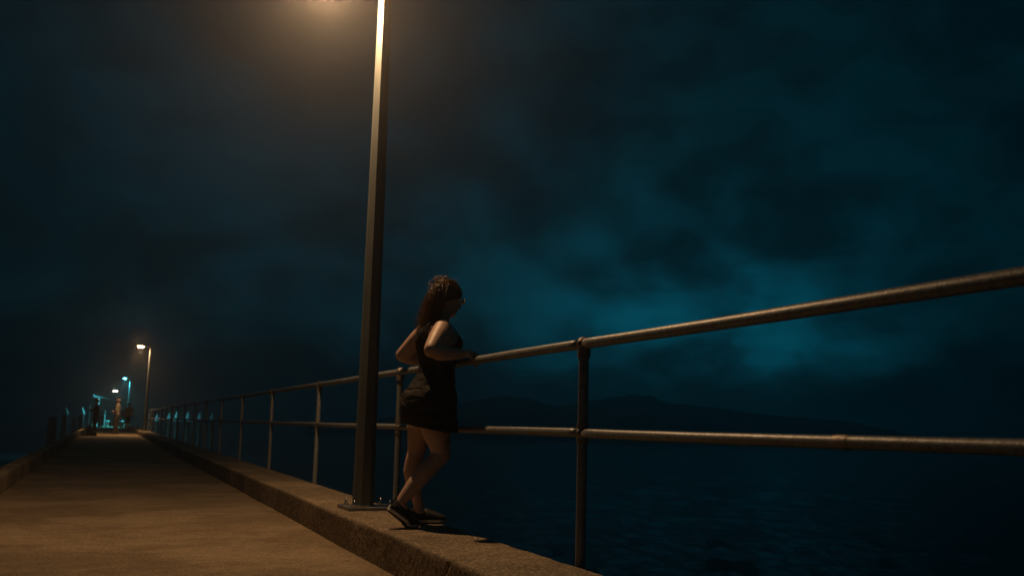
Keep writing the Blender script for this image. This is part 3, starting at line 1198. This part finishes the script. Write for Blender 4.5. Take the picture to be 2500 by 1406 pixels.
def walker(loc, heading, height, label, shirt, legs, hairm, sleeves=.30, arms_='down', lean=0.0, skin=M_SKIN, legw=1.0, step=.10, trouser_z=.06, cap=False, group=None):
    k = height / 1.72
    root = empty('person', loc, heading, label, 'person', group)
    b = MB()
    # local: +x is forward
    def q(x, y, z):
        return Vector((x + lean * max(0, z - .8), y, z)) * k
    hip = .93
    for sy, st in ((1, step), (-1, -step)):
        b.tube([q(0, sy * .09, hip), q(st * .35, sy * .095, .70), q(st * .55 + .02, sy * .095, .50), q(st * .75 - .01, sy * .098, .30), q(st - .02, sy * .10, .09)], [.098 * k, .085 * k, .060 * k, .056 * k, .038 * k], 14, rounded=True)
        b.tube([q(st - .05, sy * .10, .045), q(st + .06, sy * .105, .040), q(st + .17, sy * .11, .032)], [.042 * k, .042 * k, .030 * k], 12, rounded=True)
    b.loft([[Vector(p) * k for p in ell((lean * max(0, z - .8) + x, 0, z), d, w, 20)] for z, x, d, w in
            ((.84, 0, .11, .15), (.93, -.01, .125, .172), (1.02, 0, .115, .160), (1.12, .005, .110, .152), (1.24, .005, .120, .168), (1.35, 0, .115, .185), (1.43, -.01, .085, .165), (1.475, -.01, .055, .085))])
    b.tube([q(-.012, 0, 1.44), q(.005, 0, 1.52), q(.012, 0, 1.56)], [.06 * k, .054 * k, .054 * k], 12)
    b.ball(q(.015, 0, 1.635), (.096 * k, .074 * k, .106 * k), 16)
    b.ball(q(.055, 0, 1.585), (.052 * k, .052 * k, .060 * k), 12)
    b.tube([q(.100, 0, 1.635), q(.118, 0, 1.605)], [.010 * k, .013 * k], 8, rounded=True)
    segs = []
    for sy in (1, -1):
        s0 = q(-.01, sy * .185, 1.405)
        if arms_ == 'down':
            e, w, h = q(-.03 - sy * step * .5, sy * .245, 1.13), q(.04 - sy * step * .8, sy * .255, .90), q(.06 - sy * step * .9, sy * .25, .80)
        elif arms_ == 'front':
            e, w, h = q(-.02, sy * .250, 1.14), q(.19, sy * .11, 1.10), q(.24, sy * .03, 1.13)
        else:
            e, w, h = (q(.02, .24, 1.13), q(.24, .17, 1.18), q(.31, .15, 1.20)) if sy == 1 else (q(-.02, -.25, 1.13), q(.03, -.26, .90), q(.05, -.25, .80))
        b.tube([s0, s0.lerp(e, .5), e], [.056 * k, .048 * k, .042 * k], 12, rounded=True)
        b.tube([e, e.lerp(w, .4), w, h], [.041 * k, .040 * k, .028 * k, .036 * k], 12, rounded=True)
        segs += [(s0, e, w)]
    bd = skin_mesh('body', b, .016 * k, skin, root, 3)

    def arm_d(c):
        return min(min(seg_dist(c, s0, e), seg_dist(c, e, w)) for s0, e, w in segs)

    def is_shirt(c):
        z = c.z / k
        if z > 1.50 or z < .90:
            return False
        if abs(c.y) / k > .17 or arm_d(c) < .05 * k:
            for s0, e, w in segs:
                if seg_dist(c, s0, e.lerp(s0, max(0, 1 - sleeves / .30))) < .075 * k and seg_dist(c, s0, e) <= seg_dist(c, e, w):
                    return True
                if sleeves > .31 and seg_dist(c, e, w) < .07 * k:
                    return True
            return arm_d(c) > .066 * k
        return True

    def is_leg(c):
        z = c.z / k
        return trouser_z < z < 1.0 and arm_d(c) > .062 * k
    garment('shirt', bd, is_shirt, .012 * k, shirt, root, .006, .010, 7, 2)
    garment('trousers' if trouser_z < .3 else 'shorts', bd, is_leg, .012 * k * legw, legs, root, .006, .010, 7, 2)
    garment('shoes', bd, lambda c: c.z / k < .085, .006 * k, M_SHOE, root, .004, 0, 7, 1)
    garment('hair', bd, lambda c: c.z / k > 1.60 and (c.x / k - lean * .8 < .045 or c.z / k > 1.70), .014 * k, hairm, root, .008, .012, 20, 1)
    if cap:
        m_ = MB().loft([[q(.02 + .115 * r_ * math.cos(a), .098 * r_ * math.sin(a), z) for a in np.linspace(0, 2 * math.pi, 18, endpoint=False)] for r_, z in ((1.0, 1.665), (.98, 1.70), (.8, 1.745), (.4, 1.765))])
        m_.add([q(.09, -.075, 1.668), q(.21, -.05, 1.655), q(.21, .05, 1.655), q(.09, .075, 1.668), q(.09, -.075, 1.676), q(.21, -.05, 1.663), q(.21, .05, 1.663), q(.09, .075, 1.676)],
               [(0, 1, 2, 3), (7, 6, 5, 4), (0, 4, 5, 1), (1, 5, 6, 2), (2, 6, 7, 3), (3, 7, 4, 0)])
        m_.build('cap', shirt, root)
    return root, k


M_CREAM = mat('cream_shirt', (0.20, 0.17, 0.13), .85, 0, var=.25, vscale=8)
M_ORNG = mat('orange_shirt', (0.62, 0.30, 0.06), .85, 0, var=.2, vscale=8)
M_NAVY = mat('dark_trousers', (0.03, 0.027, 0.03), .85, 0, var=.3, vscale=8)
M_CHAR = mat('charcoal_cloth', (0.018, 0.018, 0.02), .85, 0, var=.3, vscale=8)
M_DHAIR = mat('black_hair', (0.012, 0.010, 0.009), .5, 0, var=.3, vscale=30)
M_TOWEL = mat('pale_towel', (0.60, 0.57, 0.50), .9, 0, var=.2, vscale=10)
M_PALEH = mat('grey_shirt', (0.30, 0.33, 0.34), .8, 0, var=.2, vscale=10)

walker((-0.40, 46.4, 0), R(195), 1.56, 'person in dark clothes standing by the low kerb over a bag on the deck', M_CHAR, M_CHAR, M_DHAIR, .62, 'one', -.02, step=.05)
walker((0.49, 52.3, 0), R(165), 1.68, 'man in pale shirt, cap and dark trousers standing in the middle of the pier', M_CREAM, M_NAVY, M_DHAIR, .30, 'front', -.06, step=.04, cap=True)
rc, kc = walker((1.30, 66.5, 0), R(72), 1.70, 'person in orange shirt with black bag strap walking along the kerb', M_ORNG, M_CHAR, M_DHAIR, .22, 'down', .06, step=.16, trouser_z=.48)
walker((-0.33, 88.0, 0), R(250), 1.66, 'person in grey shirt standing beneath the gantry beam', M_PALEH, M_CHAR, M_DHAIR, .30, 'front', 0, step=.05)
walker((-0.62, 89.0, 0), R(300), 1.62, 'person in charcoal clothes behind the one in the grey shirt', M_CHAR, M_CHAR, M_DHAIR, .62, 'down', 0, step=.05)
# strap and towel of the person in orange
st = MB()
pts = [Vector((.05 + .135 * math.cos(a) * .98, .02 + .185 * math.cos(a + 1.2), 1.20 + .24 * math.sin(a))) * kc for a in np.linspace(0, 2 * math.pi, 28)]
st.tube(pts, .018 * kc, 6)
st.build('strap', M_CHAR, rc, True)
bg_ = MB().box((.02 * kc, -.30 * kc, .92 * kc), (.26 * kc, .09 * kc, .24 * kc), .03)
bg_.tube([Vector((-.06, -.30, 1.03)) * kc, Vector((0, -.28, 1.14)) * kc, Vector((.08, -.30, 1.03)) * kc], .012, 6)
tag(bg_.build('shoulder_bag', M_TOWEL, None), 'pale cloth shoulder bag hanging beside the person in orange', 'bag')
bag = bpy.data.objects['shoulder_bag']
bag.location = (1.30, 66.5, 0)
bag.rotation_euler = (0, 0, R(72))

# duffel bag and bucket at the feet of the person in dark clothes
db = MB()
db.tube([(-.26, 0, .13), (-.22, 0, .13), (-.08, 0, .14), (.10, 0, .135), (.23, 0, .13), (.27, 0, .13)], [.07, .115, .13, .128, .112, .06], 16)
db.tube([(-.10, -.05, .25), (-.08, -.03, .33), (.08, -.03, .33), (.10, -.05, .25)], .012, 6)
duf = db.build('duffel_bag', M_CHAR, None, True)
duf.location = (-.64, 46.1, 0)
duf.rotation_euler = (0, 0, R(12))
tag(duf, 'black duffel bag lying on the deck against the low kerb', 'bag')
bk_ = MB().loft([[(r_ * math.cos(a), r_ * math.sin(a), z) for a in np.linspace(0, 2 * math.pi, 18, endpoint=False)] for r_, z in ((.085, .002), (.11, .21), (.118, .212), (.118, .225), (.104, .225), (.082, .03))])
bkt = bk_.build('bucket', M_TOWEL, None)
bkt.location = (-.83, 45.9, 0.008)
tag(bkt, 'small pale bucket on the deck next to the duffel bag', 'bucket')
hd = MB().tube([(0, math.cos(a) * .117, .21 + .10 * math.sin(a)) for a in np.linspace(0, math.pi, 12)], .005, 5)
hd.build('handle', M_PLATE, bkt)

# ================================================================== FAR END OF THE PIER
# mooring piles with pale conical caps


def pile(x, y, top, r_, capped, label, group):
    o = empty('mooring_pile', (x, y, SEA - 1.0), 0, label, 'pile', group)
    h = top - (SEA - 1.0)
    sh_ = MB()
    zs = np.linspace(0, h - (.62 if capped else 0), 12)
    sh_.tube([(.02 * math.sin(z * 1.3 + x), .02 * math.cos(z + y), z) for z in zs], [r_ * (1 + .04 * math.sin(z * 5 + x)) for z in zs], 14)
    sh_.build('shaft', M_PILE, o, True)
    if capped:
        c = MB().loft([[(q * math.cos(a), q * math.sin(a), z) for a in np.linspace(0, 2 * math.pi, 18, endpoint=False)] for q, z in
                       ((r_ * 1.12, h - .66), (r_ * 1.14, h - .52), (r_ * .72, h - .26), (r_ * .25, h - .03), (.02, h))])
        c.build('cap', M_CAP, o)
    return o


PL = ['slim pile with small cap standing apart, first beyond the end of the railing', 'capped pile with small bright cone just before the fender boards', 'capped pile with the tallest bright cone, behind the longer fender board', 'dimly capped pile behind the shorter fender board', 'capped pile right after the shorter fender board, away from the pier', 'capped pile standing farthest out from the pier outside the railing']
for (x, y, tp), lab in zip(((4.43, 97, 1.25), (5.45, 97, 1.38), (6.02, 95, 1.55), (6.97, 95, 1.52), (7.94, 94, 1.50), (9.02, 94, 1.48)), PL):
    pile(x, y, tp, .20, True, lab, 'mooring piles outside the railing')
for x, y, tp, lab in ((-3.06, 88, 1.55, 'dark mooring pile with pale cone cap standing farther out from the low kerb'), (-1.88, 90, 1.60, 'mooring pile with bright cone cap right beside the low kerb'),
                      (-3.0, 112, 1.30, 'mooring pile with dim cone cap far behind the bright capped one')):
    pile(x, y, tp, .23, True, lab, 'mooring piles off the low kerb')
pile(-3.15, 70, .72, .27, False, 'thick dark uncapped pile standing in the water off the low kerb', 'mooring piles off the low kerb')
fb = MB()
fb.box((6.1, 94.6, .72), (.85, .10, .16), .01)
tag(fb.build('fender_board', M_CAP, None), 'pale fender board fixed to the bright capped piles outside the railing', 'board')
fb = MB()
fb.box((7.0, 94.6, .68), (.72, .10, .14), .01)
tag(fb.build('fender_board', M_CAP, None), 'shorter pale fender board beside the longer one between the piles', 'board')

# gantry frame over the pier
gt = empty('gantry', (0, 94.5, 0), 0, 'pale steel gantry beam on a post across the end of the pier', 'gantry')
MB().box((-.68, 0, 1.24), (.20, .20, 2.48), .01).build('post', M_TEAL, gt)
MB().box((1.80, 8, 1.20), (.20, .20, 2.0), .01).build('post', M_TEAL, gt)
bm_ = MB()
bm_.tube([(-1.15, -1.2, 2.58), (-.68, 0, 2.55), (1.80, 8, 2.28)], .085, 8)
bm_.build('beam', M_TEAL, gt)
for u in (0.0, .22, .48, .76):
    p = Vector((-1.10, -1.1, 2.62)).lerp(Vector((1.8, 8, 2.34)), u)
    MB().tube([p, p + Vector((0, 0, .10)), p + Vector((-.03, 0, .17))], [.05, .05, .03], 8).build('lug', M_TEAL, gt)
# post standing at the low kerb, a cabinet, small bollards
for x, y, z1, lab in ((-1.30, 89.5, 1.75, 'thin pale pole at the low kerb beside the bright capped pile'), (0.28 - .35, 96, 1.35, 'thin pale pole beneath the gantry beam')):
    pl_ = empty('marker_pole', (x, y, 0), 0, lab, 'pole')
    MB().tube([(0, 0, -.3 if x < -1 else 0), (0, 0, z1)], .05, 10).build('shaft', M_TEAL, pl_)
    MB().tube([(0, 0, z1), (0, 0, z1 + .03), (0, 0, z1 + .05)], [.056, .056, .03], 10).build('cap', M_TEAL, pl_)
for x, y, lab in ((0.16, 92.5, 'squat pale bollard on the turquoise lit deck near the middle of the pier'), (1.30, 88.5, 'squat pale bollard on the turquoise lit deck against the kerb'),
                  (-0.78, 90.5, 'squat pale bollard on the turquoise lit deck against the low kerb')):
    bl = empty('bollard', (x, y, 0), 0, lab, 'bollard', 'bollards at the end of the pier')
    MB().tube([(0, 0, .0), (0, 0, .05), (0, 0, .06), (0, 0, .38)], [.19, .19, .12, .12], 14).build('shaft', M_TEAL, bl)
    MB().tube([(0, 0, .38), (0, 0, .42), (0, 0, .50), (0, 0, .54)], [.14, .20, .20, .12], 14).build('head', M_TEAL, bl)
nb_ = empty('notice_board', (1.15, 74, 0), R(8), 'grey notice board on two legs behind the person in orange', 'sign')
MB().box((0, 0, 1.06), (.40, .05, .46), .01).build('panel', M_GREYP, nb_)
for sx in (-.15, .15):
    MB().box((sx, 0, .42), (.05, .045, .82), .004).build('leg', M_PLATE, nb_)
# daymark board with a floodlight below it, at the very end
dm = empty('daymark', (.90, 130, 0), 0, 'square dark board on a pole with white floodlight under it at the pier end', 'sign')
MB().tube([(.25, .12, 0), (.25, .12, 5.3)], [.10, .08], 10).build('pole', M_DARKP, dm)
MB().box((0, 0, 4.72), (1.35, .12, 1.30), .02).build('board', M_DARKP, dm)
fl = MB().box((-.05, -.22, 4.00), (.55, .26, .16), .02).build('floodlight', M_HEAD, dm)
MB().box((-.05, -.362, 3.99), (.46, .02, .13), .004).build('lens', emission('flood_lens', (1.0, .93, .75), 25), fl)
fll = bpy.data.lights.new('flood_light', 'POINT')
fll.energy = 15
fll.color = (1.0, .92, .72)
fll.shadow_soft_size = .1
flo = bpy.data.objects.new('flood_light', fll)
COL.objects.link(flo)
flo.parent = fl
flo.location = (-.05, -.50, 3.9)
